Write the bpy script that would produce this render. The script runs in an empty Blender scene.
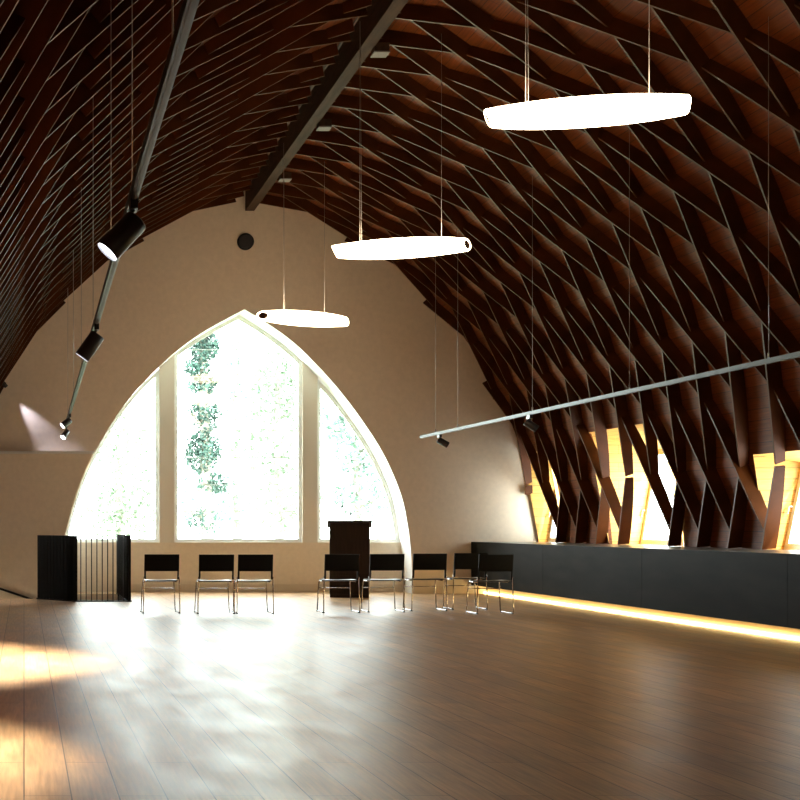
import bpy, math, random
from mathutils import Vector, Matrix
random.seed(7)
S = bpy.context.scene
COL = S.collection
PI = math.pi
R = math.radians

# ------------------------------------------------------------------ mesh helper
class MB:
    """collects shapes; build() links them as ONE mesh object"""
    def __init__(s):
        s.v = []; s.f = []; s.m = []; s.sm = []; s.uv = {}
    def face(s, idx, mi=0, smooth=False, uv=None):
        if uv: s.uv[len(s.f)] = uv
        s.f.append(tuple(idx)); s.m.append(mi); s.sm.append(smooth)
    def quad(s, a, b, c, d, mi=0, uv=None):
        n = len(s.v); s.v += [tuple(a), tuple(b), tuple(c), tuple(d)]
        s.face((n, n+1, n+2, n+3), mi, False, uv)
    def box(s, x0, x1, y0, y1, z0, z1, mi=0, M=None):
        n = len(s.v)
        p = [(x0,y0,z0),(x1,y0,z0),(x1,y1,z0),(x0,y1,z0),(x0,y0,z1),(x1,y0,z1),(x1,y1,z1),(x0,y1,z1)]
        if M: p = [tuple(M @ Vector(q)) for q in p]
        s.v += p
        for f in ((0,3,2,1),(4,5,6,7),(0,1,5,4),(1,2,6,5),(2,3,7,6),(3,0,4,7)):
            s.face([n+i for i in f], mi)
    def prism(s, poly, d, mi=0, smooth=False):
        """poly: list of 3-D points (one plane); d: extrusion vector"""
        n = len(s.v); k = len(poly); d = Vector(d)
        s.v += [tuple(p) for p in poly] + [tuple(Vector(p)+d) for p in poly]
        s.face(range(n, n+k), mi); s.face([n+k+i for i in range(k-1, -1, -1)], mi)
        for i in range(k):
            j = (i+1) % k
            s.face((n+i, n+k+i, n+k+j, n+j), mi, smooth)
    def ring(s, outer, inner, d, mi=0):
        """closed frame between two loops with the same count, extruded by d"""
        k = len(outer); d = Vector(d); n = len(s.v)
        s.v += [tuple(p) for p in outer] + [tuple(p) for p in inner]
        s.v += [tuple(Vector(p)+d) for p in outer] + [tuple(Vector(p)+d) for p in inner]
        for i in range(k):
            j = (i+1) % k
            s.face((n+i, n+j, n+k+j, n+k+i), mi)
            s.face((n+2*k+i, n+3*k+i, n+3*k+j, n+2*k+j), mi)
            s.face((n+i, n+2*k+i, n+2*k+j, n+j), mi)
            s.face((n+k+i, n+k+j, n+3*k+j, n+3*k+i), mi)
    def tube(s, path, r, seg=8, mi=0, cap=True):
        path = [Vector(p) for p in path]; n0 = len(s.v)
        t0 = (path[1]-path[0]).normalized()
        up = Vector((0,0,1)) if abs(t0.z) < .9 else Vector((1,0,0))
        nrm = (up - t0*up.dot(t0)).normalized()
        for i, p in enumerate(path):
            if i == 0: t = (path[1]-p)
            elif i == len(path)-1: t = (p-path[i-1])
            else: t = (path[i+1]-p).normalized() + (p-path[i-1]).normalized()
            t.normalize()
            nrm = (nrm - t*nrm.dot(t)).normalized(); b = t.cross(nrm)
            rr = r[i] if isinstance(r, (list, tuple)) else r
            for k in range(seg):
                a = 2*PI*k/seg
                s.v.append(tuple(p + (nrm*math.cos(a)+b*math.sin(a))*rr))
        for i in range(len(path)-1):
            for k in range(seg):
                a = n0+i*seg+k; b_ = n0+i*seg+(k+1) % seg
                s.face((a, b_, b_+seg, a+seg), mi, True)
        if cap:
            s.face([n0+k for k in range(seg-1, -1, -1)], mi)
            e = n0+(len(path)-1)*seg
            s.face([e+k for k in range(seg)], mi)
    def build(s, name, mats, parent=None, loc=None, rot=None):
        me = bpy.data.meshes.new(name)
        me.from_pydata(s.v, [], s.f)
        if not isinstance(mats, (list, tuple)): mats = [mats]
        for m in mats: me.materials.append(m)
        for p, mi, sm in zip(me.polygons, s.m, s.sm):
            p.material_index = mi; p.use_smooth = sm
        if s.uv:
            ul = me.uv_layers.new(name='UVMap')
            for pi, uvs in s.uv.items():
                for li, u in zip(me.polygons[pi].loop_indices, uvs): ul.data[li].uv = u
        me.update()
        o = bpy.data.objects.new(name, me); COL.objects.link(o)
        if parent: o.parent = parent
        if loc: o.location = loc
        if rot: o.rotation_euler = rot
        return o

def tag(o, label=None, cat=None, group=None, kind=None):
    if label: o['label'] = label
    if cat: o['category'] = cat
    if group: o['group'] = group
    if kind: o['kind'] = kind
    return o
def empty(name, loc=(0,0,0), rz=0):
    o = bpy.data.objects.new(name, None); COL.objects.link(o)
    o.location = loc; o.rotation_euler = (0,0,rz); o.empty_display_size = .1
    return o
def bevel(o, w=.005, seg=2):
    m = o.modifiers.new('bevel', 'BEVEL'); m.width = w; m.segments = seg; m.limit_method = 'ANGLE'
    return o
def copy_tree(o, parent=None):
    c = o.copy(); COL.objects.link(c)
    if parent: c.parent = parent
    for ch in list(o.children): copy_tree(ch, c)
    return c
def smooth_path(pts, n=6):
    """Catmull-Rom through 3-D points"""
    pts = [Vector(p) for p in pts]; out = []
    for i in range(len(pts)-1):
        p0 = pts[max(i-1,0)]; p1 = pts[i]; p2 = pts[i+1]; p3 = pts[min(i+2,len(pts)-1)]
        for k in range(n):
            t = k/n
            out.append(.5*((2*p1)+(p2-p0)*t+(2*p0-5*p1+4*p2-p3)*t*t+(3*p1-p0-3*p2+p3)*t**3))
    out.append(pts[-1]); return out

# ------------------------------------------------------------------ materials
def mat(name, col, rough=.5, metal=0, spec=.5, noise=None, bump=None, emis=None, estr=0, coat=0):
    m = bpy.data.materials.new(name); m.use_nodes = True
    nt = m.node_tree; b = nt.nodes['Principled BSDF']
    b.inputs['Base Color'].default_value = (*col, 1)
    b.inputs['Roughness'].default_value = rough; b.inputs['Metallic'].default_value = metal
    b.inputs['Specular IOR Level'].default_value = spec
    b.inputs['Coat Weight'].default_value = coat
    tc = nt.nodes.new('ShaderNodeTexCoord')
    if noise:
        sc, amt, stretch = noise
        mp = nt.nodes.new('ShaderNodeMapping'); mp.inputs['Scale'].default_value = stretch
        nz = nt.nodes.new('ShaderNodeTexNoise'); nz.inputs['Scale'].default_value = sc; nz.inputs['Detail'].default_value = 5
        nt.links.new(tc.outputs['Object'], mp.inputs['Vector']); nt.links.new(mp.outputs[0], nz.inputs['Vector'])
        rp = nt.nodes.new('ShaderNodeMapRange'); rp.inputs['From Min'].default_value = .3; rp.inputs['From Max'].default_value = .7
        rp.inputs['To Min'].default_value = 1-amt; rp.inputs['To Max'].default_value = 1+amt
        nt.links.new(nz.outputs['Fac'], rp.inputs['Value'])
        mx = nt.nodes.new('ShaderNodeVectorMath'); mx.operation = 'SCALE'; mx.inputs[0].default_value = col
        nt.links.new(rp.outputs[0], mx.inputs['Scale']); nt.links.new(mx.outputs[0], b.inputs['Base Color'])
        if bump:
            bp = nt.nodes.new('ShaderNodeBump'); bp.inputs['Strength'].default_value = bump; bp.inputs['Distance'].default_value = .01
            nt.links.new(nz.outputs['Fac'], bp.inputs['Height']); nt.links.new(bp.outputs[0], b.inputs['Normal'])
    if emis:
        b.inputs['Emission Color'].default_value = (*emis, 1); b.inputs['Emission Strength'].default_value = estr
    return m

def plank_mat(name, c1, c2, mortar, length, width, gap, use_uv, rough, spec=.5, grain=.25, blotch=False, bump=.15):
    """boards laid side by side: long along the first texture axis"""
    m = bpy.data.materials.new(name); m.use_nodes = True
    nt = m.node_tree; N = nt.nodes; L = nt.links; b = N['Principled BSDF']
    if use_uv:
        tc = N.new('ShaderNodeUVMap'); vec = tc.outputs[0]
    else:
        g = N.new('ShaderNodeNewGeometry'); sp = N.new('ShaderNodeSeparateXYZ'); cb = N.new('ShaderNodeCombineXYZ')
        L.new(g.outputs['Position'], sp.inputs[0]); L.new(sp.outputs['Y'], cb.inputs['X']); L.new(sp.outputs['X'], cb.inputs['Y'])
        vec = cb.outputs[0]
    br = N.new('ShaderNodeTexBrick'); br.inputs['Scale'].default_value = 1
    br.inputs['Brick Width'].default_value = length; br.inputs['Row Height'].default_value = width
    br.inputs['Mortar Size'].default_value = gap; br.inputs['Mortar Smooth'].default_value = .3
    br.offset = .37; br.offset_frequency = 2; br.inputs['Bias'].default_value = 0
    br.inputs['Color1'].default_value = (*c1, 1); br.inputs['Color2'].default_value = (*c2, 1); br.inputs['Mortar'].default_value = (*mortar, 1)
    L.new(vec, br.inputs['Vector'])
    mp = N.new('ShaderNodeMapping'); mp.inputs['Scale'].default_value = (1.2, 22, 1); L.new(vec, mp.inputs['Vector'])
    nz = N.new('ShaderNodeTexNoise'); nz.inputs['Scale'].default_value = 2.2; nz.inputs['Detail'].default_value = 6; L.new(mp.outputs[0], nz.inputs['Vector'])
    rp = N.new('ShaderNodeMapRange'); rp.inputs['From Min'].default_value = .3; rp.inputs['From Max'].default_value = .7
    rp.inputs['To Min'].default_value = 1-grain; rp.inputs['To Max'].default_value = 1+grain; L.new(nz.outputs['Fac'], rp.inputs['Value'])
    mx = N.new('ShaderNodeVectorMath'); mx.operation = 'SCALE'; L.new(br.outputs['Color'], mx.inputs[0]); L.new(rp.outputs[0], mx.inputs['Scale'])
    col = mx.outputs[0]
    b.inputs['Specular IOR Level'].default_value = spec; b.inputs['Roughness'].default_value = rough
    if blotch:
        mp2 = N.new('ShaderNodeMapping'); mp2.inputs['Scale'].default_value = (1.0, 2.6, 1); L.new(vec, mp2.inputs['Vector'])
        n2 = N.new('ShaderNodeTexNoise'); n2.inputs['Scale'].default_value = 1.5; n2.inputs['Detail'].default_value = 4; L.new(mp2.outputs[0], n2.inputs['Vector'])
        r2 = N.new('ShaderNodeMapRange'); r2.inputs['From Min'].default_value = .3; r2.inputs['From Max'].default_value = .7
        r2.inputs['To Min'].default_value = .75; r2.inputs['To Max'].default_value = 1.25; L.new(n2.outputs['Fac'], r2.inputs['Value'])
        m2 = N.new('ShaderNodeVectorMath'); m2.operation = 'SCALE'; L.new(col, m2.inputs[0]); L.new(r2.outputs[0], m2.inputs['Scale']); col = m2.outputs[0]
        r3 = N.new('ShaderNodeMapRange'); r3.inputs['From Min'].default_value = .3; r3.inputs['From Max'].default_value = .7
        r3.inputs['To Min'].default_value = rough-.03; r3.inputs['To Max'].default_value = rough+.05; L.new(n2.outputs['Fac'], r3.inputs['Value'])
        L.new(r3.outputs[0], b.inputs['Roughness'])
    L.new(col, b.inputs['Base Color'])
    bp = N.new('ShaderNodeBump'); bp.inputs['Strength'].default_value = bump; bp.inputs['Distance'].default_value = .004
    iv = N.new('ShaderNodeMath'); iv.operation = 'SUBTRACT'; iv.inputs[0].default_value = 1; L.new(br.outputs['Fac'], iv.inputs[1])
    L.new(iv.outputs[0], bp.inputs['Height']); L.new(bp.outputs[0], b.inputs['Normal'])
    return m

M = {}
M['floor'] = plank_mat('oak_floor', (.45,.265,.125), (.36,.205,.09), (.06,.035,.018), 2.3, .21, .0035, False, .385, .5, .22, True)
M['sheath'] = plank_mat('roof_sheathing', (.205,.053,.0085), (.145,.037,.006), (.03,.012,.006), 3.1, .135, .004, True, .55, .35, .3)
M['dormer'] = plank_mat('pine_lining', (.80,.47,.13), (.72,.40,.10), (.22,.10,.03), 2.6, .135, .004, True, .5, .35, .2)
M['board'] = mat('stained_roof_board', (.070,.020,.0045), .5, 0, .1, (3, .35, (1,1,1)))
M['board_edge'] = mat('board_edge_highlight', (.11,.046,.016), .45, 0, .25, (3, .2, (1,1,1)))  # paler than the boards: window light on their inner edges, painted into the colour
M['ridge'] = mat('dark_ridge_timber', (.055,.03,.017), .65, 0, .15, (4, .35, (4,.5,4)))
M['wall'] = mat('cream_plaster', (.84,.73,.59), .75, 0, .25, (14, .04, (1,1,1)), .05)
M['white'] = mat('white_painted_reveal', (.86,.86,.83), .45, 0, .4)
M['mull'] = mat('cream_mullion_paint', (.80,.74,.64), .5, 0, .4)
M['frame'] = mat('white_window_frame', (.90,.93,.92), .35, 0, .5)
M['rod'] = mat('pale_glazing_rod', (.8,.85,.85), .4)
M['skirt'] = mat('cream_skirting', (.76,.65,.52), .5, 0, .4)
M['steel'] = mat('blackened_steel', (.010,.0085,.0062), .6, 0, .06, (2.2, .45, (1,.7,3)), .02)
M['steel_top'] = mat('dark_steel_top', (.09,.08,.07), .3, .5, .5, (3, .3, (1,1,1)))
M['plinth'] = mat('cream_plinth', (.78,.62,.36), .6)
M['led'] = mat('warm_led_strip', (1,.8,.5), .5, emis=(1,.74,.32), estr=8)
M['black_plastic'] = mat('black_moulded_shell', (.006,.0055,.005), .5, 0, .15)
M['seat_plastic'] = mat('black_seat_shell', (.02,.02,.022), .3, 0, .6)
M['chrome'] = mat('polished_chrome', (.5,.5,.51), .15, 1)
M['rubber'] = mat('black_rubber', (.01,.01,.01), .7)
M['lectern'] = mat('dark_stained_veneer', (.022,.012,.008), .55, 0, .2, (5, .3, (8,8,.6)))
M['black_steel'] = mat('black_flat_steel', (.005,.0048,.005), .6, 0, .15)
M['alu'] = mat('brushed_aluminium_rail', (.035,.045,.04), .45, .3)
M['rail_black'] = mat('dark_metal_rail', (.02,.021,.022), .35, .4)
M['rail_dark'] = mat('dark_rail_channel', (.03,.03,.03), .5)
M['spot'] = mat('black_spotlight_housing', (.015,.016,.022), .35, 0, .6)
M['lens'] = mat('lit_spotlight_lens', (1,1,1), .4, emis=(.93,.93,1), estr=6)
M['lens_off'] = mat('unlit_spotlight_lens', (.05,.05,.05), .15)
M['lamp'] = mat('glowing_opal_diffuser', (.9,.85,.8), .4, emis=(1,.78,.50), estr=8)
M['lamp_in'] = mat('brown_lamp_opening', (.10,.035,.015), .6)
M['wire'] = mat('thin_steel_wire', (.45,.42,.40), .35, .6)
M['wire_dark'] = mat('dark_cable', (.03,.025,.02), .5)
M['boxgrey'] = mat('grey_painted_metal', (.22,.21,.20), .5)
M['speaker'] = mat('dark_speaker_grille', (.035,.033,.035), .7, 0, .3, (60, .3, (1,1,1)))
M['handle'] = mat('satin_handle', (.7,.7,.7), .3, .9)
M['bark'] = mat('grey_brown_bark', (.30,.24,.18), .9, 0, .2, (4, .4, (3,3,.6)))
M['bark_pale'] = mat('pale_bark', (.22,.22,.18), .9, 0, .2, (4, .3, (3,3,.6)))
M['ivy'] = mat('ivy_leaf', (.026,.062,.049), .5, 0, .4, (2, .5, (1,1,1)))
M['leaf'] = mat('pale_green_leaf', (.19,.26,.18), .6, 0, .3, (.8, .35, (1,1,1)))
M['leaf2'] = mat('blue_green_leaf', (.165,.25,.215), .6, 0, .3, (.8, .35, (1,1,1)))
M['ground'] = mat('pale_lawn', (.25,.3,.2), .9, 0, .2, (.5, .3, (1,1,1)))
M['sconce'] = mat('dark_spot_body', (.03,.02,.015), .5)

def glass_mat():
    m = bpy.data.materials.new('clear_glass'); m.use_nodes = True
    nt = m.node_tree; N = nt.nodes; L = nt.links
    N.remove(N['Principled BSDF']); out = N['Material Output']
    tr = N.new('ShaderNodeBsdfTransparent'); tr.inputs[0].default_value = (.95,.985,.975,1)
    gl = N.new('ShaderNodeBsdfGlossy'); gl.inputs['Roughness'].default_value = .02
    lw = N.new('ShaderNodeLayerWeight'); lw.inputs['Blend'].default_value = .5
    pw = N.new('ShaderNodeMath'); pw.operation = 'POWER'; pw.inputs[1].default_value = 5; L.new(lw.outputs['Facing'], pw.inputs[0])
    fr = N.new('ShaderNodeMapRange'); fr.inputs['To Min'].default_value = .04; fr.inputs['To Max'].default_value = .95; L.new(pw.outputs[0], fr.inputs['Value'])
    mx = N.new('ShaderNodeMixShader'); L.new(fr.outputs[0], mx.inputs[0]); L.new(tr.outputs[0], mx.inputs[1]); L.new(gl.outputs[0], mx.inputs[2])
    L.new(mx.outputs[0], out.inputs['Surface']); return m
M['glass'] = glass_mat()

# ------------------------------------------------------------------ camera
EYE = 1.2; F = 1365.; VX, VY = 24., 525.
cam = bpy.data.cameras.new('camera'); co = bpy.data.objects.new('camera', cam); COL.objects.link(co)
co.location = (0,0,EYE); co.rotation_euler = (PI/2,0,0)
cam.sensor_width = 36; cam.lens = 36*F/800; cam.shift_x = (400-VX)/800; cam.shift_y = (VY-400)/800
cam.clip_start = .05; cam.clip_end = 300
S.camera = co
def proj(p):
    return VX+F*p[0]/p[1], VY-F*(p[2]-EYE)/p[1]

# ------------------------------------------------------------------ room shell
D = 23.9            # gable wall
Y0 = -2.0           # wall behind
AX = 3.85           # middle of the vault
CX, CZ = -1.6, .5
RI, RO = 6.635, 6.755
STEP = R(7.62); TH0 = R(16.9)
TMIN = math.asin(1.6/RO)
def vault(sg, th, r):
    return Vector((AX+sg*(CX+r*math.sin(th)), 0, CZ+r*math.cos(th)))
def th_of_z(z, r): return math.acos((z-CZ)/r)
def half_w(z, r): return CX+math.sqrt(max(r*r-(z-CZ)**2, 0))

# arch opening outline, measured on the gable wall (x, z)
def wp(px, py, d=D): return ((px-VX)*d/F, EYE+(VY-py)*d/F)
Lp = [(58,594.5),(61,565),(66,535),(78,492),(93,456.7),(123,406.7),(163,363),(200,334),(244.5,309.3)]
Rp = [(244.5,309.3),(270,325),(300,348),(336.7,386.7),(366.7,426.7),(386.7,460),(401.7,496.7),(408.5,530),(411.5,560),(412.5,594.5)]
def curve2(P):
    return [(p.x, p.y) for p in smooth_path([Vector((*wp(*q), 0)) for q in P], 5)]
AL = curve2(Lp); AR = curve2(Rp)
AL[0] = (AL[0][0], 0.0); AR[-1] = (AR[-1][0], 0.0)
APEX = AL[-1]
def arch_x(side, z):
    C = AL if side < 0 else AR[::-1]
    for i in range(len(C)-1):
        if C[i][1] <= z <= C[i+1][1]+1e-9:
            t = (z-C[i][1])/max(C[i+1][1]-C[i][1], 1e-9)
            return C[i][0]+t*(C[i+1][0]-C[i][0])
    return C[-1][0] if z > C[-1][1] else C[0][0]
ZA = APEX[1]

# gable wall with the pointed opening
def gable_faces(mb, y, zs, zmin):
    def side_x(sg, z):
        return AX+sg*(half_w(z, RO)+.06 if z > CZ else half_w(CZ, RO)+.06)
    for i in range(len(zs)-1):
        a, b = zs[i], zs[i+1]
        if b <= ZA+1e-6:
            mb.quad((side_x(-1,a),y,a),(arch_x(-1,a),y,a),(arch_x(-1,b),y,b),(side_x(-1,b),y,b))
            mb.quad((arch_x(1,a),y,a),(side_x(1,a),y,a),(side_x(1,b),y,b),(arch_x(1,b),y,b))
        else:
            mb.quad((side_x(-1,a),y,a),(side_x(1,a),y,a),(side_x(1,b),y,b),(side_x(-1,b),y,b))
zs = sorted(set([round(p[1],4) for p in AL+AR if p[1] < ZA-1e-4 and p[1] > 0]+[0, ZA]+[ZA+.08*k for k in range(1,31)]))
zs = [z for z in zs if z <= 7.24]
mb = MB()
gable_faces(mb, D, zs, 0)
# stairwell part of the wall below the floor
mb.quad((AX-half_w(CZ,RO)-.06, D-.006, -2.7), (1.63, D-.006, -2.7), (1.63, D-.006, 0), (AX-half_w(CZ,RO)-.06, D-.006, 0))
tag(mb.build('wall_back', M['wall']), 'cream plaster gable wall with a pointed arch window opening', kind='structure')
# deep white reveal of the arch
DN = D+.62
mb = MB()
loop = AL + AR[1:]
for i in range(len(loop)-1):
    a, b = loop[i], loop[i+1]
    n = len(mb.v); mb.v += [(a[0],D+.004,a[1]),(b[0],D+.004,b[1]),(b[0],DN+.1,b[1]),(a[0],DN+.1,a[1])]
    mb.face((n,n+1,n+2,n+3), 0, False)
o = mb.build('trim_1', M['white']); o['kind'] = 'structure'; o['label'] = 'deep white reveal of the pointed arch'
sol = o.modifiers.new('s','SOLIDIFY'); sol.thickness = .12; sol.offset = 1 
# low wall under the glass, set back in the arch
SILL = .885
mb = MB()
mb.box(arch_x(-1,.3)-.05, arch_x(1,.3)+.05, DN-.02, DN+.22, 0, SILL)
o = mb.build('wall_niche', M['wall']); o['kind'] = 'structure'; o['label'] = 'low cream wall under the arched window'
# lower left wall, a hand thicker, with a ledge on top
LEDGE = 2.44
mb = MB(); zl = [z for z in zs if z < LEDGE]+[LEDGE]
pts = [(arch_x(-1,z)-.03, z) for z in zl]
poly = [(-1.42,D-.16,-2.7),(arch_x(-1,0)-.03,D-.16,-2.7)]+[(x,D-.16,z) for x,z in pts]+[(-1.42,D-.16,LEDGE)]
mb.prism(poly, (0,.16,0))
o = mb.build('wall_ledge', M['wall']); o['kind'] = 'structure'; o['label'] = 'thicker lower wall left of the arch with a flat ledge'
mb = MB(); mb.box(-1.42, arch_x(-1,LEDGE)-.01, D-.20, D-.001, LEDGE, LEDGE+.045)
o = mb.build('trim_4', M['white']); o['kind'] = 'structure'; o['label'] = 'thin pale ledge on the wall left of the arch'
# the wall behind the camera
mb = MB(); mb.box(AX-5.4, AX+5.4, Y0-.2, Y0, -.1, 7.2)
mb.build('wall_front', M['wall'])['kind'] = 'structure'

# floor with the stairwell opening
hole = [(1.63,21.42),(.815,21.42),(.228,22.2),(-1.6,22.2)]
XL, XR = -1.7, 9.6
mb = MB()
def fq(p): 
    n = len(mb.v); mb.v += [(x,y,0) for x,y in p]; mb.face(range(n,n+len(p)))
fq([(XL,Y0),(XR,Y0),(XR,21.42),(1.63,21.42),(.815,21.42),(XL,21.42)])
fq([(XL,21.42),(.815,21.42),(.228,22.2),(XL,22.2)])
fq([(1.63,21.42),(XR,21.42),(XR,DN),(1.63,DN)])
fq([(.3,D),(1.63,D),(1.63,DN),(.3,DN)])
o = mb.build('floor', M['floor']); o['kind'] = 'structure'; o['label'] = 'oak plank floor running towards the arched window'
sol = o.modifiers.new('s','SOLIDIFY'); sol.thickness = .25; sol.offset = -1
# stairwell lining and lower floor
mb = MB()
h2 = [(1.63,D),(1.63,21.42),(.815,21.42),(.228,22.2),(-1.6,22.2)]
for i in range(len(h2)-1):
    a, b = h2[i], h2[i+1]
    mb.quad((*a,-2.7),(*b,-2.7),(*b,-.02),(*a,-.02))
mb.quad((-1.6,22.2,-2.7),(-1.6,D,-2.7),(-1.6,D,-.02),(-1.6,22.2,-.02))
o = mb.build('wall_stairwell', M['wall']); o['kind'] = 'structure'
mb = MB(); mb.box(-1.6,1.63,21.42,D,-2.8,-2.7)
o = mb.build('floor_stairwell', M['floor']); o['kind'] = 'structure'

# skirting on gable wall right part and in the niche
mb = MB(); mb.box(arch_x(1,0)+.03, 8.1, D-.02, D, 0, .14)
o = mb.build('baseboard_back', M['skirt']); o['kind'] = 'structure'
mb = MB(); mb.box(1.66, arch_x(1,0)-.02, DN-.04, DN-.02, 0, .14)
o = mb.build('baseboard_niche', M['skirt']); o['kind'] = 'structure'

# roof windows on the right: (window near y, window far y, rim near y, rim far y)
# (window near y, window far y, rim near y, rim far y, rim top z, sill x, head x, head z)
DORM = [(23.12,23.76,22.7,23.84,2.45,9.12,9.32,2.2), (19.7,21.05,18.6,20.98,2.62,9.50,9.74,2.35), (15.1,16.46,14.9,16.52,2.05,9.16,9.38,1.95), (11.3,12.5,11.0,12.6,2.05,9.16,9.38,1.95)]
ZB = .906
tb = th_of_z(ZB, RO)
def sheath(sg, name, holes):
    ths = [TMIN + (R(97)-TMIN)*k/46 for k in range(47)]
    if holes: ths = sorted(set(ths+[tb]+[th_of_z(h[4], RO) for h in holes]))
    ys = [Y0, D+.02]
    for h in holes: ys += [h[2], h[3]]
    ys = sorted(ys)
    mb = MB()
    for i in range(len(ths)-1):
        for j in range(len(ys)-1):
            tm = (ths[i]+ths[i+1])/2; ym = (ys[j]+ys[j+1])/2
            if any(h[2] < ym < h[3] and th_of_z(h[4], RO) < tm < tb for h in holes): continue
            a, b = vault(sg, ths[i], RO), vault(sg, ths[i+1], RO)
            y1, y2 = ys[j], ys[j+1]; s1, s2 = ths[i]*RO, ths[i+1]*RO
            mb.quad((a.x,y1,a.z),(b.x,y1,b.z),(b.x,y2,b.z),(a.x,y2,a.z), 0, [(y1,s1),(y1,s2),(y2,s2),(y2,s1)])
    o = mb.build(name, M['sheath']); o['kind'] = 'structure'
    sol = o.modifiers.new('s','SOLIDIFY'); sol.thickness = .05; sol.offset = -1 if sg < 0 else 1
    return o
sheath(1, 'ceiling_right', DORM)['label'] = 'right slope of red brown roof boarding'
sheath(-1, 'ceiling_left', [])['label'] = 'left slope of red brown roof boarding'

# dormer linings + roof windows
for k, (wa, wb, ra, rb, ZT, WB, WT, ZWT) in enumerate(DORM):
    xb, xt = AX+half_w(ZB,RO), AX+half_w(ZT,RO)
    A = [(xb,ra,ZB),(xb,rb,ZB),(xt,rb,ZT),(xt,ra,ZT)]
    B = [(WB,wa,ZB),(WB,wb,ZB),(WT,wb,ZWT),(WT,wa,ZWT)]
    mb = MB()
    for i in range(4):
        j = (i+1) % 4
        p = [A[i],A[j],B[j],B[i]]
        if i in (1,3): uv = [(q[0]*1.3+q[1]*.3, q[2]) for q in p]
        else: uv = [(q[1], q[0]) for q in p]
        mb.quad(*p, 0, uv)
    # the curved rest of each cheek between the boarding and the straight rim
    o = mb.build('wall_dormer', M['dormer']); o['kind'] = 'structure'; o['label'] = 'pine lining round a roof window on the right'
    # frame of the roof window
    n = Vector((ZWT-ZB, 0, -(WT-WB))).normalized()
    def ins(d):
        up = Vector((WT-WB,0,ZWT-ZB)).normalized()*d
        return [Vector(B[0])+up+Vector((0,d,0)), Vector(B[1])+up-Vector((0,d,0)), Vector(B[2])-up-Vector((0,d,0)), Vector(B[3])-up+Vector((0,d,0))]
    mb = MB(); mb.ring(ins(-.03), ins(.075), n*.07)
    w = mb.build('window_%d' % (k+4), M['frame']); w['kind'] = 'structure'; w['label'] = ('white framed roof window nearest the gable wall','white framed roof window in the bright middle dormer','white framed roof window at the right edge','white framed roof window nearest the camera')[k]
    mb = MB(); g = ins(.07); n0 = len(mb.v); mb.v += [tuple(q+n*.04) for q in g]; mb.face((n0,n0+1,n0+2,n0+3))
    mb.build('pane', M['glass'], w)
    mb = MB(); c = Vector(B[1]); up = Vector((WT-WB,0,ZWT-ZB)).normalized()
    p = c+up*.52-Vector((0,.035,0))-n*.02
    mb.tube([p, p-n*.04], .012); mb.tube([p-n*.04, p-n*.04-up*.1], .009)
    mb.build('window_handle', M['handle'], w)

# ridge beam
mb = MB(); zr = CZ+RI*math.cos(math.asin(1.6/RI))
mb.box(3.875, 4.03, 3.0, D, zr-.24, zr+.12)
o = mb.build('ridge_beam', M['ridge']); o['kind'] = 'structure'; o['label'] = 'dark timber beam along the ridge of the vault'

# ------------------------------------------------------------------ lattice boards of the vault
BAY = .79; TH = .013
def board(sg, r, y, ymax=D-.015):
    th = TH0+STEP*r
    fam = 1 if r % 2 == 0 else -1          # even rows run towards the camera as they go down
    a0, a1 = th-STEP*.985, th+STEP*.985
    pa = vault(sg, a0, RI); pa.y = y+fam*BAY*.49
    pb = vault(sg, a1, RI); pb.y = y-fam*BAY*.49
    n = vault(sg, th, 1)-vault(sg, th, 0); n.normalize()
    d = (pb-pa).normalized(); bn = d.cross(n).normalized()
    cen = vault(sg, th, 0)
    ts = [i/8 for i in range(9)]
    def ok(t):
        p = pa.lerp(pb, t); q = p-cen
        ang = math.atan2(sg*q.x, q.z)
        return R(14.2) <= ang <= th_of_z(.912, RI) and p.y <= ymax-.02
    fine = [i/80 for i in range(81) if ok(i/80)]
    if len(fine) < 6: return None
    lo, hi = fine[0], fine[-1]
    ins_, outs = [], []
    for i in range(7):
        t = lo+(hi-lo)*i/6; p = pa.lerp(pb, t); q = Vector((p.x-cen.x,0,p.z-cen.z))
        bq = q.dot(n); k = -bq+math.sqrt(max(bq*bq-q.dot(q)+(RO-.004)**2, 0))
        ins_.append(p); outs.append(p+n*k)
    mid = (ins_[3]+outs[3])/2
    mb = MB(); m = 7
    for sgn in (-1,1):
        mb.v += [tuple(p+bn*TH*sgn-mid) for p in ins_]+[tuple(p+bn*TH*sgn-mid) for p in outs]
    for i in range(m-1):
        mb.face((i,i+1,m+i+1,m+i)); mb.face((2*m+i,3*m+i,3*m+i+1,2*m+i+1))
        mb.face((i,2*m+i,2*m+i+1,i+1), 1); mb.face((m+i,m+i+1,3*m+i+1,3*m+i))
    mb.face((0,m,3*m,2*m)); mb.face((m-1,3*m-1,4*m-1,2*m-1)[:1]+(3*m-1,4*m-1,2*m-1))
    return mb, mid, ins_+outs, lo < .02 and hi > .98
ORD = ['zeroth','first','second','third','fourth','fifth','sixth','seventh','eighth','ninth','tenth','eleventh','twelfth','thirteenth','fourteenth','fifteenth','sixteenth','seventeenth','eighteenth','nineteenth','twentieth','twenty-first','twenty-second','twenty-third','twenty-fourth','twenty-fifth','twenty-sixth','twenty-seventh','twenty-eighth','twenty-ninth','thirtieth']
allb = []
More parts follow.
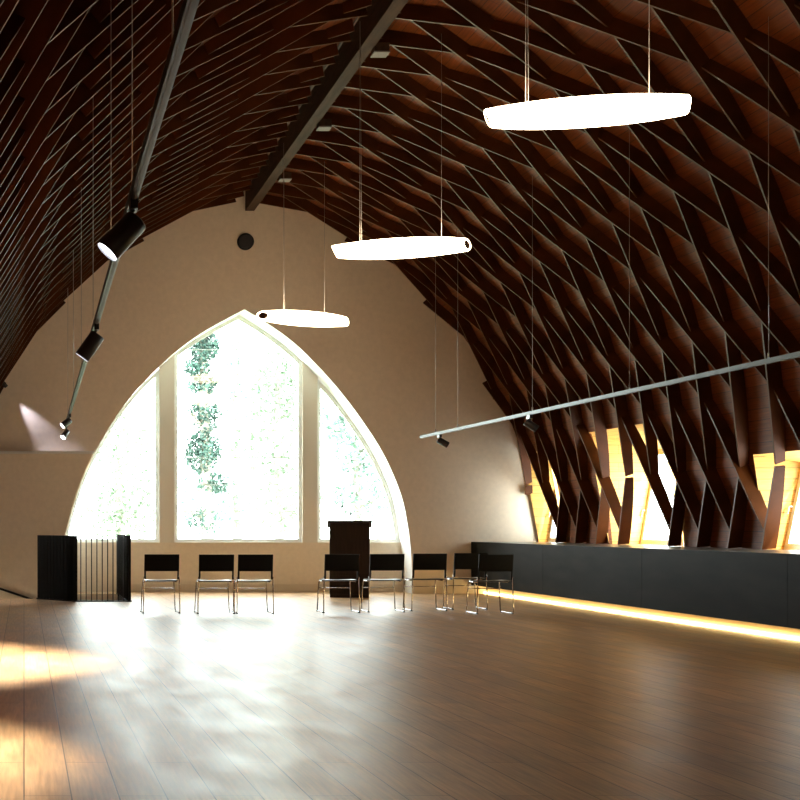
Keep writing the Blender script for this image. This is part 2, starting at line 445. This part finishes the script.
for sg in (1,-1):
    for r in range(-1, 10):
        ph = 15.88 if r % 2 == 0 else 15.88+BAY/2
        j = 0; ycount = 0
        ys = sorted([ph+BAY*q for q in range(-20, 14)], reverse=True)
        for y in ys:
            if y > D+BAY*.45 or y < 4.2: continue
            if sg > 0 and ((r == 9 and any(abs(y-q) < .1 for q in (23.385,19.435,15.485,11.535))) or (r == 8 and any(abs(y-q) < .1 for q in (23.78,19.83,15.88,11.93)))): continue   # boards cut out below the hanging ends at the roof windows
            res = board(sg, r, y)
            if not res: continue
            mb, mid, pts, full = res
            ycount += 1
            P = [proj(p) for p in pts if p.y > .5]
            cx = [min(max(p[0],0),800) for p in P]; cy = [min(max(p[1],0),800) for p in P]
            size = math.hypot(max(cx)-min(cx), max(cy)-min(cy))
            vis = max(p[0] for p in P) > 2 and min(p[0] for p in P) < 798 and max(p[1] for p in P) > 2
            allb.append([size if vis else 0, sg, r, ycount, mb, mid, full])
allb.sort(key=lambda b: -b[0])
shared = {}
rest = MB()
for i, (size, sg, r, yc, mb, mid, full) in enumerate(allb):
    if i < 300 and size > 0:
        key = (sg, r)
        if full and key in shared:
            o = shared[key].copy(); COL.objects.link(o); o.location = mid
        else:
            o = mb.build('roof_board', [M['board'], M['board_edge']], None, mid); o['kind'] = 'structure'
            if full: shared[key] = o
        side = 'right' if sg > 0 else 'left'
        tag(o, f"dark roof board, {side} slope, {ORD[r+2]} row below the ridge, {ORD[yc]} from the gable wall", 'roof board', f'lattice boards of the {side} roof slope')
    else:
        n = len(rest.v); rest.v += [tuple(Vector(v)+mid) for v in mb.v]
        for f, mi in zip(mb.f, mb.m): rest.face([n+q for q in f], mi)
o = rest.build('board_lattice', [M['board'], M['board_edge']])
tag(o, 'far and remaining dark boards of the vault lattice towards the gable wall', 'roof boards', None, 'stuff')

# ------------------------------------------------------------------ arched window
YG = DN+.03
def inset(poly, d):
    """inset a counter-clockwise 2-D polygon by d"""
    n = len(poly); out = []
    for i in range(n):
        p0, p1, p2 = Vector(poly[i-1]), Vector(poly[i]), Vector(poly[(i+1) % n])
        e1 = (p1-p0).normalized(); e2 = (p2-p1).normalized()
        n1 = Vector((-e1.y, e1.x)); n2 = Vector((-e2.y, e2.x))
        b = (n1+n2); b.normalize(); c = max(b.dot(n1), .35)
        out.append(tuple(p1+b*(d/c)))
    return out
X1, X2, X3, X4 = 2.43, 2.70, 5.00, 5.27       # the two mullions
ARB = .02
def top_pts(x0, x1, n=14):
    """points of the arch between x0 and x1, right to left"""
    C = AL+AR[1:]; out = []
    for k in range(n+1):
        x = x1+(x0-x1)*k/n
        for i in range(len(C)-1):
            if C[i][0] <= x <= C[i+1][0]:
                t = (x-C[i][0])/(C[i+1][0]-C[i][0]); out.append((x, C[i][1]+t*(C[i+1][1]-C[i][1]))); break
    return out
def side_pane(side):
    z = [SILL+(3.0-SILL)*k/8 for k in range(9)]
    if side < 0:
        zt = top_pts(X1, X1, 1)[0][1]
        zz = [SILL+(zt-SILL)*k/12 for k in range(13)]
        return [(X1,SILL),(X1,zt-.02)]+[(arch_x(-1,q),q) for q in zz[:-1]][::-1]
    zt = top_pts(X4, X4, 1)[0][1]
    zz = [SILL+(zt-SILL)*k/12 for k in range(13)]
    return [(X4,SILL)]+[(arch_x(1,q),q) for q in zz[:-1]]+[(X4,zt-.02)]
centre = [(X2,SILL),(X3,SILL)]
tp = top_pts(X2, X3, 20)
ia = min(range(len(tp)), key=lambda i: -tp[i][1]); tp[ia] = APEX
centre += tp
for k, (poly, lab) in enumerate(((side_pane(-1), 'left light of the arched window'), (centre, 'tall pointed middle light of the arched window'), (side_pane(1), 'right light of the arched window'))):
    inn = inset(poly, .038)
    inn2 = inset(poly, .066)
    P3 = lambda q, y: [(x,y,z) for x,z in q]
    mb = MB(); mb.ring(P3(poly,YG), P3(inn,YG), (0,.09,0)); mb.ring(P3(inn,YG+.025), P3(inn2,YG+.025), (0,.05,0))
    w = mb.build('window_%d' % (k+1), M['frame']); w['kind'] = 'structure'; w['label'] = lab
    mb = MB(); n0 = len(mb.v); mb.v += P3(inn2, YG+.045); mb.face(range(n0, n0+len(inn2)))
    mb.build('pane', M['glass'], w)
    for j in range(7):
        z = 1.44+.487*j
        xs = [p[0] for p in inn2]
        # span of the pane at this height
        cr = []
        for i in range(len(inn2)):
            a, b = inn2[i-1], inn2[i]
            if (a[1]-z)*(b[1]-z) < 0: cr.append(a[0]+(z-a[1])/(b[1]-a[1])*(b[0]-a[0]))
        if len(cr) < 2: continue
        mb = MB(); mb.box(min(cr), max(cr), YG+.055, YG+.075, z-.007, z+.007)
        mb.build('glazing_bar', M['rod'], w)
for k, (a, b) in enumerate(((X1,X2),(X3,X4))):
    zt = min(top_pts(a,a,1)[0][1], top_pts(b,b,1)[0][1])
    za, zb = top_pts(a,a,1)[0][1], top_pts(b,b,1)[0][1]
    mb = MB(); mb.prism([(a,DN-.015,SILL),(b,DN-.015,SILL),(b,DN-.015,zb),(a,DN-.015,za)], (0,.16,0))
    o = mb.build('trim_%d' % (k+2), M['mull']); o['kind'] = 'structure'; o['label'] = ('left','right')[k]+' cream mullion of the arched window'

# ------------------------------------------------------------------ outside
mb = MB(); mb.box(-40, 50, 25.2, 120, -3.3, -3.2)
o = mb.build('ground', M['ground']); o['kind'] = 'structure'
def leaves(mb, c, rad, n, size):
    for _ in range(n):
        while True:
            p = Vector([random.uniform(-1,1) for _ in range(3)])
            if p.length < 1: break
        p = Vector((p.x*rad[0], p.y*rad[1], p.z*rad[2]))+Vector(c)
        s = size*random.uniform(.6,1.4)
        u = Vector([random.gauss(0,1) for _ in range(3)]).normalized()
        w = u.cross(Vector([random.gauss(0,1) for _ in range(3)])).normalized()
        mb.quad(p-u*s, p+w*s*.5, p+u*s, p-w*s*.5)
def tree(name, x, y, top, r, foliage, leafm, barkm, lab, size):
    t = empty(name, (x,y,-3.2))
    tag(t, lab, 'tree', 'trees outside the arched window')
    mb = MB(); h = top+3.2
    mb.tube([(0,0,0),(.06,0,h*.35),(-.04,.05,h*.7),(.05,0,h)], [r,r*.85,r*.65,r*.3], 10)
    for k in range(7):
        a = random.uniform(0,6.28); z = h*random.uniform(.35,.9); l = random.uniform(.9,1.8)
        mb.tube([(0,0,z),(math.cos(a)*l*.5,math.sin(a)*l*.5,z+l*.2),(math.cos(a)*l,math.sin(a)*l,z+l*.45)], [r*.3,r*.2,r*.07], 6)
    mb.build('trunk', barkm, t)
    mb = MB()
    for (dx,dz,rx,rz,n) in foliage: leaves(mb, (dx,0,dz+3.2), (rx,rx*.8,rz), int(n*1.8), size)
    o = mb.build('foliage', leafm, t); return t
def out_x(px, y): return (px-VX)*y/F
def out_z(py, y): return EYE+(VY-py)*y/F
y = 31.
iv = []
for (px, py, rx, rz, n) in ((204,345,.36,.42,620),(197,368,.30,.25,260),(203,384,.36,.24,260),(205,412,.40,.26,330),(206,426,.3,.15,90),(203,452,.44,.50,700),(213,484,.36,.26,220),(204,520,.45,.34,180)):
    iv.append((out_x(px,y)-out_x(205,y), out_z(py,y), rx, rz, n))
tree('ivy_clad_tree', out_x(205,y), y, 8.5, .17, iv, M['ivy'], M['bark_pale'], 'tree trunk clad in dark ivy behind the middle window light', .05)
y = 40.
tree('garden_tree', out_x(278,y), y, 7, .16, [(0,out_z(380,y),.9,1.2,500),(-.2,out_z(440,y),1.3,1.1,600),(.3,out_z(500,y),1.2,1.0,420)], M['leaf'], M['bark_pale'], 'pale green tree behind the right half of the middle window light', .10)
y = 44.
tree('garden_tree', out_x(120,y), y, 5, .2, [(0,out_z(440,y),1.2,1.0,420),(.3,out_z(500,y),1.3,1.2,600),(-.6,out_z(520,y),.9,.8,200)], M['leaf'], M['bark_pale'], 'pale green tree behind the left window light', .10)
y = 42.
tree('garden_tree', out_x(358,y), y, 5.5, .18, [(0,out_z(440,y),.9,1.1,380),(.2,out_z(490,y),1.0,1.0,380),(-.7,out_z(420,y),.7,.7,160)], M['leaf2'], M['bark_pale'], 'blue green tree behind the right window light above the lectern', .10)
y = 52.
tree('garden_tree', out_x(236,y), y, 9, .2, [(0,out_z(360,y),.4,1.0,130),(.8,out_z(400,y),1.5,1.2,330),(-.9,out_z(500,y),1.6,1.3,480)], M['leaf2'], M['bark_pale'], 'slim far tree right of the ivy clad trunk', .11)

# ------------------------------------------------------------------ long steel cabinet on the right
CF = 7.825; CY0 = 6.0
cab = empty('long_cabinet', (8.4, 15, 0))
tag(cab, 'long low blackened steel cabinet along the right wall, glowing at its foot', 'cabinet')
inv = Matrix.Translation((-8.4,-15,0))
def W(name, m, fn, parent, bev=0):
    mb = MB(); fn(mb); mb.v = [tuple(inv @ Vector(v)) for v in mb.v]
    o = mb.build(name, m, parent)
    if bev: bevel(o, bev)
    return o
W('body', M['steel'], lambda m: m.box(CF+.03, 8.965, CY0, D-.003, .15, .88), cab)
yy = [D-.003, 20.6, 17.3, 14.0, 10.7, CY0]
for i in range(5):
    W('front_panel', M['steel'], lambda m, i=i: m.box(CF+.003, CF+.03, yy[i+1]+.003, yy[i]-(0 if i==0 else .003), .150, .905), cab)
W('worktop', M['steel_top'], lambda m: m.box(CF+.03, 8.98, CY0, D-.003, .88, .906), cab)
W('plinth', M['plinth'], lambda m: m.box(CF+.25, 8.95, CY0, D-.003, 0, .149), cab)
W('light_strip', M['led'], lambda m: m.box(CF+.222, CF+.248, CY0+.1, D-.02, .004, .030), cab)['label'] = 'glowing warm light strip'

# ------------------------------------------------------------------ chairs
def make_chair():
    t = empty('stacking_chair')
    mb = MB()
    # seat: dished shell with a rolled front edge
    nx, ny = 8, 8
    def sz(u, v):
        return .452-.012*(1-u*u)*(1-(v*1.0)**2)-(.02*max(0,v-.6)/.4)
    for side in (0, -.016):
        for j in range(ny+1):
            for i in range(nx+1):
                u = -1+2*i/nx; v = -1+2*j/ny
                mb.v.append((u*(.222-.012*max(0,v)), v*.205+.01, sz(u,v)+side))
    q = (nx+1)*(ny+1)
    for j in range(ny):
        for i in range(nx):
            a = j*(nx+1)+i
            mb.face((a,a+1,a+nx+2,a+nx+1), 0, True); mb.face((q+a,q+a+nx+1,q+a+nx+2,q+a+1), 0, True)
    for i in range(nx):
        a = i; mb.face((a,q+a,q+a+1,a+1)); b = ny*(nx+1)+i; mb.face((b,b+1,q+b+1,q+b))
    for j in range(ny):
        a = j*(nx+1); mb.face((a,a+nx+1,q+a+nx+1,q+a)); b = a+nx; mb.face((b,q+b,q+b+nx+1,b+nx+1))
    mb.build('seat', M['seat_plastic'], t)
    # backrest: curved panel with two tabs running down to the frame
    mb = MB()
    def bp(u, z, k):
        x = u*.236; y = -.205-.10*(z-.46)/.34*.45-.018*(1-u*u)+.02*k-.0
        return (x, y, z)
    zr = [.575,.60,.66,.72,.775,.797,.803]
    us = [-1,-.97,-.8,-.5,-.2,.2,.5,.8,.97,1]
    def grid(zr, us):
        n0 = len(mb.v); c = len(us)
        for k in (0,1):
            for z in zr:
                for u in us: mb.v.append(bp(u if z < .80 else u*.985, z, k*.8))
        q = len(zr)*c
        for j in range(len(zr)-1):
            for i in range(c-1):
                a = n0+j*c+i
                mb.face((a,a+1,a+c+1,a+c), 0, True); mb.face((q+a,q+a+c,q+a+c+1,q+a+1), 0, True)
        for i in range(c-1):
            a = n0+i; mb.face((a,q+a,q+a+1,a+1)); b = n0+(len(zr)-1)*c+i; mb.face((b,b+1,q+b+1,q+b))
        for j in range(len(zr)-1):
            a = n0+j*c; mb.face((a,a+c,q+a+c,q+a)); b = a+c-1; mb.face((b,q+b,q+b+c,b+c))
    grid(zr, us); grid([.462,.50,.54,.575], [-1,-.97,-.90]); grid([.462,.50,.54,.575], [.90,.97,1])
    mb.build('backrest', M['black_plastic'], t)
    for s in (-1,1):
        mb = MB(); x = s*.236
        pts = [(x,-.205,.50),(s*.238,-.207,.46),(s*.246,-.215,.10),(s*.247,-.215,.035),(s*.247,-.195,.013),(s*.246,-.15,.012),(s*.240,.14,.012),(s*.238,.185,.013),(s*.236,.203,.035),(s*.226,.20,.25),(s*.218,.188,.40),(s*.212,.16,.428),(s*.212,.05,.425),(s*.214,-.12,.425)]
        mb.tube(pts, .0085, 8)
        leg = mb.build('sled_leg', M['chrome'], t)
        for yv in (-.19,.165):
            mb = MB(); mb.box(s*.244-.013, s*.244+.013, yv-.018, yv+.018, 0, .012)
            mb.build('glide', M['rubber'], leg)
    mb = MB(); mb.tube([(-.221,.196,.325),(.221,.196,.325)], .006, 8); mb.build('crossbar', M['chrome'], t)
    return t
proto = make_chair()
CH = [(1.862,18.50,1,'black sled-base chair standing leftmost, next to the black balustrade'),
      (2.592,18.40,0,'black sled-base chair left of the close pair, second from the balustrade'),
      (3.123,18.43,0,'black sled-base chair third from the balustrade, under the middle window light'),
      (4.325,18.60,1,'black sled-base chair standing right in front of the lectern'),
      (4.970,18.72,1,'black sled-base chair just right of the lectern, partly against its side'),
      (5.630,18.98,2,'black sled-base chair in the gap between lectern and cabinet, by the arch foot'),
      (6.300,19.30,2.5,'black sled-base chair half hidden behind the chair nearest the cabinet'),
      (6.330,18.36,3,'rightmost black sled-base chair, in front of the end of the cabinet')]
for i, (x, y, a, lab) in enumerate(CH):
    c = proto if i == 0 else copy_tree(proto)
    c.location = (x, y+.215, 0); c.rotation_euler = (0,0,R(a))
    tag(c, lab, 'chair', 'black chairs in a row before the window')

# ------------------------------------------------------------------ lectern and microphones
lx, ly = 5.43, 22.75
le = empty('lectern', (lx,ly,0), R(-14.5)); tag(le, 'dark brown panelled lectern before the right window light', 'lectern')
mb = MB(); mb.box(-.318,.318,-.24,.24,.0,.06); bevel(mb.build('plinth', M['lectern'], le), .006)
mb = MB(); mb.prism([(-.322,-.25,.06),(-.322,.25,.06),(-.322,.25,1.16),(-.322,-.25,1.235)], (.644,0,0)); bevel(mb.build('body', M['lectern'], le), .006)
mb = MB(); mb.prism([(-.355,-.30,1.243),(-.355,.29,1.154),(-.355,.29,1.184),(-.355,-.30,1.275)], (.71,0,0)); mb.box(-.355,-.335,-.30,-.27,1.15,1.245); mb.box(.335,.355,-.30,-.27,1.12,1.245)
bevel(mb.build('desk_top', M['lectern'], le), .004)
for (dx, dz, lab) in ((-.12,1.49,'thin gooseneck microphone on the lectern, the taller, left one'),(.025,1.37,'thin gooseneck microphone on the lectern, the shorter one at its middle')):
    mi = empty('microphone', (lx+dx*.5, ly, 1.230)); tag(mi, lab, 'microphone', 'microphones on the lectern')
    z = dz-1.230
    mb = MB(); mb.tube([(0,0,0.006),(0,0,.03)], .022, 12); mb.build('base', M['rubber'], mi)
    mb = MB(); mb.tube(smooth_path([(0,0,.028),(0,0,z*.55),(dx*.3,.02,z*.9),(dx*.5,.04,z)],5), .0035, 6); mb.build('gooseneck', M['wire'], mi)
    mb = MB(); mb.tube([(dx*.5,.04,z-.02),(dx*.5,.04,z),(dx*.5,.045,z+.03),(dx*.5,.045,z+.045)], [.007,.015,.015,.006], 10); mb.build('microphone_head', M['rubber'], mi)

# ------------------------------------------------------------------ balustrade of the stairwell
ba = empty('stair_balustrade', (1.2,21.45,0)); tag(ba, 'black balustrade of upright flat steel bars around the stair opening', 'balustrade')
def run(p, q, n, first=True):
    p, q = Vector((*p,0)), Vector((*q,0)); d = (q-p).normalized(); nn = Vector((-d.y,d.x,0))
    o0 = Vector((1.2,21.45,0))
    for i in range(n+1):
        if i == 0 and not first: continue
        c = p.lerp(q, i/n)-o0
        mb = MB(); a = d*.006; b = nn*.036
        mb.prism([c-a-b+Vector((0,0,.02)), c+a-b+Vector((0,0,.02)), c+a+b+Vector((0,0,.02)), c-a+b+Vector((0,0,.02))], (0,0,1.015))
        mb.build('baluster', M['black_steel'], ba)
    mb = MB(); a = d*.03; c0, c1 = p-o0-a, q-o0+a; b = nn*.04
    mb.prism([c0-b,c1-b,c1+b,c0+b], (0,0,.02)); mb.build('base_plate', M['black_steel'], ba)
run((.250,22.13),(.805,21.37),11); run((.805,21.37),(1.645,21.37),10, False); run((1.645,21.37),(1.645,23.74),28, False)

# sloping dark rail on the stairwell wall
st = empty('stair_rail', (0,D-.19,0)); tag(st, 'dark stair rail sloping down the wall left of the balustrade', 'handrail')
mb = MB(); mb.prism([(-1.35,0,.39),(1.2,0,-.47),(1.2,0,-.43),(-1.35,0,.43)], (0,-.04,0)); mb.build('rail', M['black_steel'], st)
mb = MB()
for x in (-1.1,.9):
    mb = MB(); z = .41-(x+1.35)*.337; mb.tube([(x,-.01,z),(x,.034,z-.01)], .008); mb.build('bracket', M['black_steel'], st)

# ------------------------------------------------------------------ pendant lamps
def pendant(x, y, rz, length, tilt, lab, wires=(-.31,.315), cuts=(.0,.55,.45,.1)):
    cl, cr, sl, sr = cuts                              # how far the open ends are cut aslant
    t = empty('pendant_lamp', (x,y,4.3), rz); t.rotation_euler = (0,tilt,rz)
    tag(t, lab, 'pendant lamp', 'lamps hanging below the ridge')
    h = length/2; n = 20; seg = 24
    mb = MB(); path = []; 
    n0 = 0
    prof = []
    for i in range(n+1):
        u = -1+2*i/n; prof.append((u*h, .072+.043*(1-abs(u)**2.2)))
    prof = [(-h-.016,.058),(-h-.010,.067)]+prof+[(h+.010,.067),(h+.016,.058)]
    for (px, r) in prof:
        for k in range(seg):
            a = 2*PI*k/seg; mb.v.append((px, r*1.05*math.cos(a), r*math.sin(a)))
    for i in range(len(prof)-1):
        for k in range(seg):
            a = i*seg+k; b = i*seg+(k+1) % seg
            mb.face((a,b,b+seg,a+seg), 0, True)
    # rounded lip turning in at both ends
    for e, sgn in ((0,-1),(len(prof)-1,1)):
        b0 = len(mb.v)
        for k in range(seg):
            a = 2*PI*k/seg; mb.v.append((prof[e][0]-sgn*.006, .050*math.cos(a), .050*math.sin(a)))
        for k in range(seg):
            mb.face((e*seg+k, e*seg+(k+1) % seg, b0+(k+1) % seg, b0+k), 0, True)
    def slant(p):
        u = p[0]/(length/2); w = min(max((abs(u)-.7)/.3, 0), 1.1)
        return (p[0]+w*(cr*p[1]-sr*p[2]), p[1], p[2]) if u > 0 else (p[0]+w*(-cl*p[1]-sl*p[2]), p[1], p[2])
    mb.v = [slant(p) for p in mb.v]
    mb.build('diffuser', M['lamp'], t)
    for sgn in (-1,1):
        mb = MB(); mb.tube([(sgn*(h+.010),0,0),(sgn*(h-.05),0,0)], .050, 20, cap=False)
        n0 = len(mb.v); mb.v += [(sgn*(h-.05), .050*math.cos(2*PI*k/20), .050*math.sin(2*PI*k/20)) for k in range(20)]
        mb.face(range(n0, n0+20))
        mb.v = [slant(p) for p in mb.v]
        mb.build('end_opening', M['lamp_in'], t)
    Mi = Matrix.Rotation(tilt,4,'Y').inverted() @ Matrix.Rotation(rz,4,'Z').inverted()
    for dx in wires:
        lx_ = dx*length
        base = Vector((lx_,0,.072+.043*(1-abs(2*dx)**2.2)-.004))
        wpos = Matrix.Rotation(rz,4,'Z') @ Matrix.Rotation(tilt,4,'Y') @ base
        xx = x+wpos.x-AX
        ztop = CZ+math.sqrt(RO**2-(abs(xx)-CX)**2)-.16
        top = Mi @ Vector((wpos.x, wpos.y, ztop-4.3))
        mb = MB(); mb.tube([base, top], .0026, 6); 
        if dx < 0: mb.tube([base+Vector((.02,0,0)), top+Vector((.004,0,0))], .0018, 6)
        mb.build('suspension_wire', M['wire'], t)
    return t
pendant(4.218,10.24,-math.atan2(.34,1.345),1.385,0,'glowing cigar shaped pendant lamp, the largest and nearest', cuts=(0,0,.35,-.08))
pendant(4.212,15.29,-math.atan2(.42,1.42),1.41,0,'glowing cigar shaped pendant lamp, the middle one of the row')
pendant(4.22,20.50,math.atan2(.60,1.42),1.46,0,'glowing cigar shaped pendant lamp at the arch tip, farthest and smallest', (-.26,.24), (1.0,0,0,.3))
for y, lab in ((15.75,'small grey box under the ridge beam, nearest of three'),(18.7,'small grey box under the ridge beam, middle of three'),(21.5,'small grey box under the ridge beam, nearest the gable wall')):
    o = empty('junction_box', (4.11,y,zr-.20)); tag(o, lab, 'junction box', 'boxes along the ridge beam')
    mb = MB(); mb.box(-.085,.085,-.09,.09,-.10,0); bevel(mb.build('housing', M['ridge'], o), .006)
    mb = MB(); mb.box(-.09,.09,-.095,.095,-.115,-.10); mb.build('cover', M['boxgrey'], o)

# ------------------------------------------------------------------ light tracks and spotlights
def track(name, p, q, lab, wires, w, h, m):
    p, q = Vector(p), Vector(q); o0 = (p+q)/2
    t = empty(name, o0); tag(t, lab, 'light track')
    d = (q-p).normalized(); s = Vector((d.y,-d.x,0)).normalized(); up = Vector((0,0,1))
    def bar(a, b, off, ww, hh):
        a = a+off-o0; b = b+off-o0
        mb = MB(); mb.prism([a-s*ww-up*hh, a+s*ww-up*hh, a+s*ww+up*hh, a-s*ww+up*hh], b-a); return mb
    bar(p,q,Vector((0,0,0)),w,h).build('rail', m, t)
    bar(p,q,up*(-h-.002),w*.45,.003).build('channel', M['rail_dark'], t)
    for y in wires:
        f = (y-p.y)/(q.y-p.y); c = p.lerp(q,f)
        xx = c.x-AX; zt = CZ+math.sqrt((RO-.003)**2-(abs(xx)-CX)**2)
        mb = MB(); mb.tube([c-o0+up*h, c-o0+up*(zt-c.z)], .0035, 6); 
        mb.tube([c-o0+up*h, c-o0+up*(h+.05)], .009, 8)
        mb.build('suspension_wire', M['wire'], t)
    return t
LR = (Vector((.555,4.0,2.96)), Vector((.735,23.6,2.96)))
track('light_track', LR[0], LR[1], 'dark metal light track hanging on the left, carrying four spotlights', (5.2,7.4,9.5,12.5,15.8,19.2,22.6), .02, .028, M['rail_black'])
RR = (Vector((6.585,8.0,2.65)), Vector((6.54,22.5,2.65)))
track('light_track', RR[0], RR[1], 'slim pale metal light track hanging along the right roof slope', (9.0,12.05,14.8,17.6,20.6,21.7), .017, .02, M['alu'])

def spotlight(head, aim, rail, track_z, lab, on=True, length=.24, rad=.068, power=0, cone=50, blend=.6, col=(1,.96,.88)):
    head = Vector(head); aim = Vector(aim); d = (aim-head).normalized()
    t = empty('track_spotlight', head); tag(t, lab, 'spotlight', 'spotlights on the light tracks')
    mb = MB(); zt = track_z-head.z
    back = -d*length*.18
    f = (head.y-rail[0].y)/(rail[1].y-rail[0].y); ax = rail[0].lerp(rail[1], f).x-head.x
    mb.box(ax-.02,ax+.02,-.06,.06,zt-.05,zt); mb.build('adapter', M['spot'], t)
    mb = MB(); mb.tube([(ax,0,zt-.045),back*.6+Vector((0,0,rad*.7))], .012, 8); mb.build('arm', M['spot'], t)
    mb = MB(); a, b = -d*length*.5, d*length*.5
    mb.tube([a, a+d*.008, b-d*.004, b], [rad*.93,rad,rad,rad*.98], 28, cap=False)
    n = len(mb.v); 
    mb.face([k for k in range(27,-1,-1)])
    mb.build('housing', M['spot'], t)
    mb = MB(); mb.tube([b-d*.02, b-d*.012], rad*.95, 28); mb.build('lens', M['lens'] if on else M['lens_off'], t)
    if on and power:
        L = bpy.data.lights.new('spot_bulb','SPOT'); L.energy = power; L.color = col; L.spot_size = R(cone); L.spot_blend = blend; L.shadow_soft_size = .04
        lo = bpy.data.objects.new('spot_bulb', L); COL.objects.link(lo); lo.parent = t; lo.location = b+d*.03
        lo.rotation_euler = d.to_track_quat('-Z','Y').to_euler()
spotlight((.524,7.30,2.745), (-2.0,6.95,.0), LR, 2.932, 'large lit black spotlight nearest on the left track', power=750, cone=88, blend=.7)
spotlight((.570,11.80,2.747), (-1.4,11.95,.0), LR, 2.932, 'black spotlight halfway along the left track', power=1100, cone=90, blend=.7)
spotlight((.655,21.30,2.79), (-.9,20.6,1.6), LR, 2.932, 'upper of the two small spotlights at the far end of the left track', power=15, cone=40, length=.17, rad=.05, col=(.85,.85,1))
spotlight((.700,23.25,2.745), (-.5,21.9,1.0), LR, 2.932, 'lower of the two small spotlights at the far end of the left track', power=70, cone=44, length=.17, rad=.05)
spotlight((6.60,21.5,2.50), (7.2,21.2,2.1), RR, 2.626, 'small unlit black spotlight hanging near the end of the right track', on=False, length=.17, rad=.05)
spotlight((6.58,17.7,2.49), (7.2,17.4,2.0), RR, 2.626, 'unlit black spotlight on the right track against the dark roof boards', on=False, length=.17, rad=.05)
# grazing wall spot just left of the frame
sx, sy, sz = -.335, D-.14, 3.64
t = empty('wall_spotlight', (sx,sy,sz)); tag(t, 'small dark wall spotlight above the ledge throwing a streak of light', 'spotlight')
d = Vector((.62,.09,-.77)).normalized()
mb = MB(); mb.tube([-d*.1, d*.05], .035, 16); mb.build('housing', M['sconce'], t)
mb = MB(); mb.tube([Vector((0,0,0)), Vector((0,.128,0))], .012, 8); mb.build('bracket', M['sconce'], t)
L = bpy.data.lights.new('wall_bulb','SPOT'); L.energy = 45; L.color = (.80,.78,1); L.spot_size = R(30); L.spot_blend = .9; L.shadow_soft_size = .02
lo = bpy.data.objects.new('wall_bulb', L); COL.objects.link(lo); lo.parent = t; lo.location = d*.07; lo.rotation_euler = d.to_track_quat('-Z','Y').to_euler()

# ------------------------------------------------------------------ round loudspeaker on the gable
sp = empty('wall_speaker', (3.875,D,6.155)); tag(sp, 'round dark loudspeaker high on the gable wall below the ridge', 'loudspeaker')
mb = MB(); mb.tube([(0,0,0),(0,-.05,0)], .145, 32); mb.build('rim', M['black_steel'], sp)
mb = MB(); mb.tube([(0,-.05,0),(0,-.058,0),(0,-.066,0)], [.13,.13,.10], 32); mb.build('grille', M['speaker'], sp)

# ------------------------------------------------------------------ light
w = bpy.data.worlds.new('overcast'); S.world = w; w.use_nodes = True
bg = w.node_tree.nodes['Background']; bg.inputs[0].default_value = (.93,1.0,.99,1); bg.inputs[1].default_value = 6.6
sun = bpy.data.lights.new('sun','SUN'); sun.energy = 5.5; sun.angle = R(1.5); sun.color = (1,.93,.80)
so = bpy.data.objects.new('sun', sun); COL.objects.link(so); so.location = (30,-30,40)
so.rotation_euler = Vector((-.35,.80,-.46)).to_track_quat('-Z','Y').to_euler()
def portal(loc, rot, sx, sy):
    L = bpy.data.lights.new('portal','AREA'); L.shape = 'RECTANGLE'; L.size = sx; L.size_y = sy; L.cycles.is_portal = True
    o = bpy.data.objects.new('portal', L); COL.objects.link(o); o.location = loc; o.rotation_euler = rot
portal((3.85,DN+.35,2.9), (-PI/2,0,0), 6.4, 4.3)
for (wa, wb, ra, rb, ZT, WB, WT, ZWT) in DORM:
    portal((WT+.12,(wa+wb)/2,1.6), (0,PI/2,0), 1.5, wb-wa)

S.view_settings.view_transform = 'Standard'; S.view_settings.look = 'None'
S.view_settings.exposure = 1.32; S.view_settings.gamma = 1; S.view_settings.use_curve_mapping = False
S.cycles.use_denoising = True
S.cycles.max_bounces = 8; S.cycles.diffuse_bounces = 5; S.cycles.glossy_bounces = 4; S.cycles.transparent_max_bounces = 12
S.cycles.sample_clamp_indirect = 6
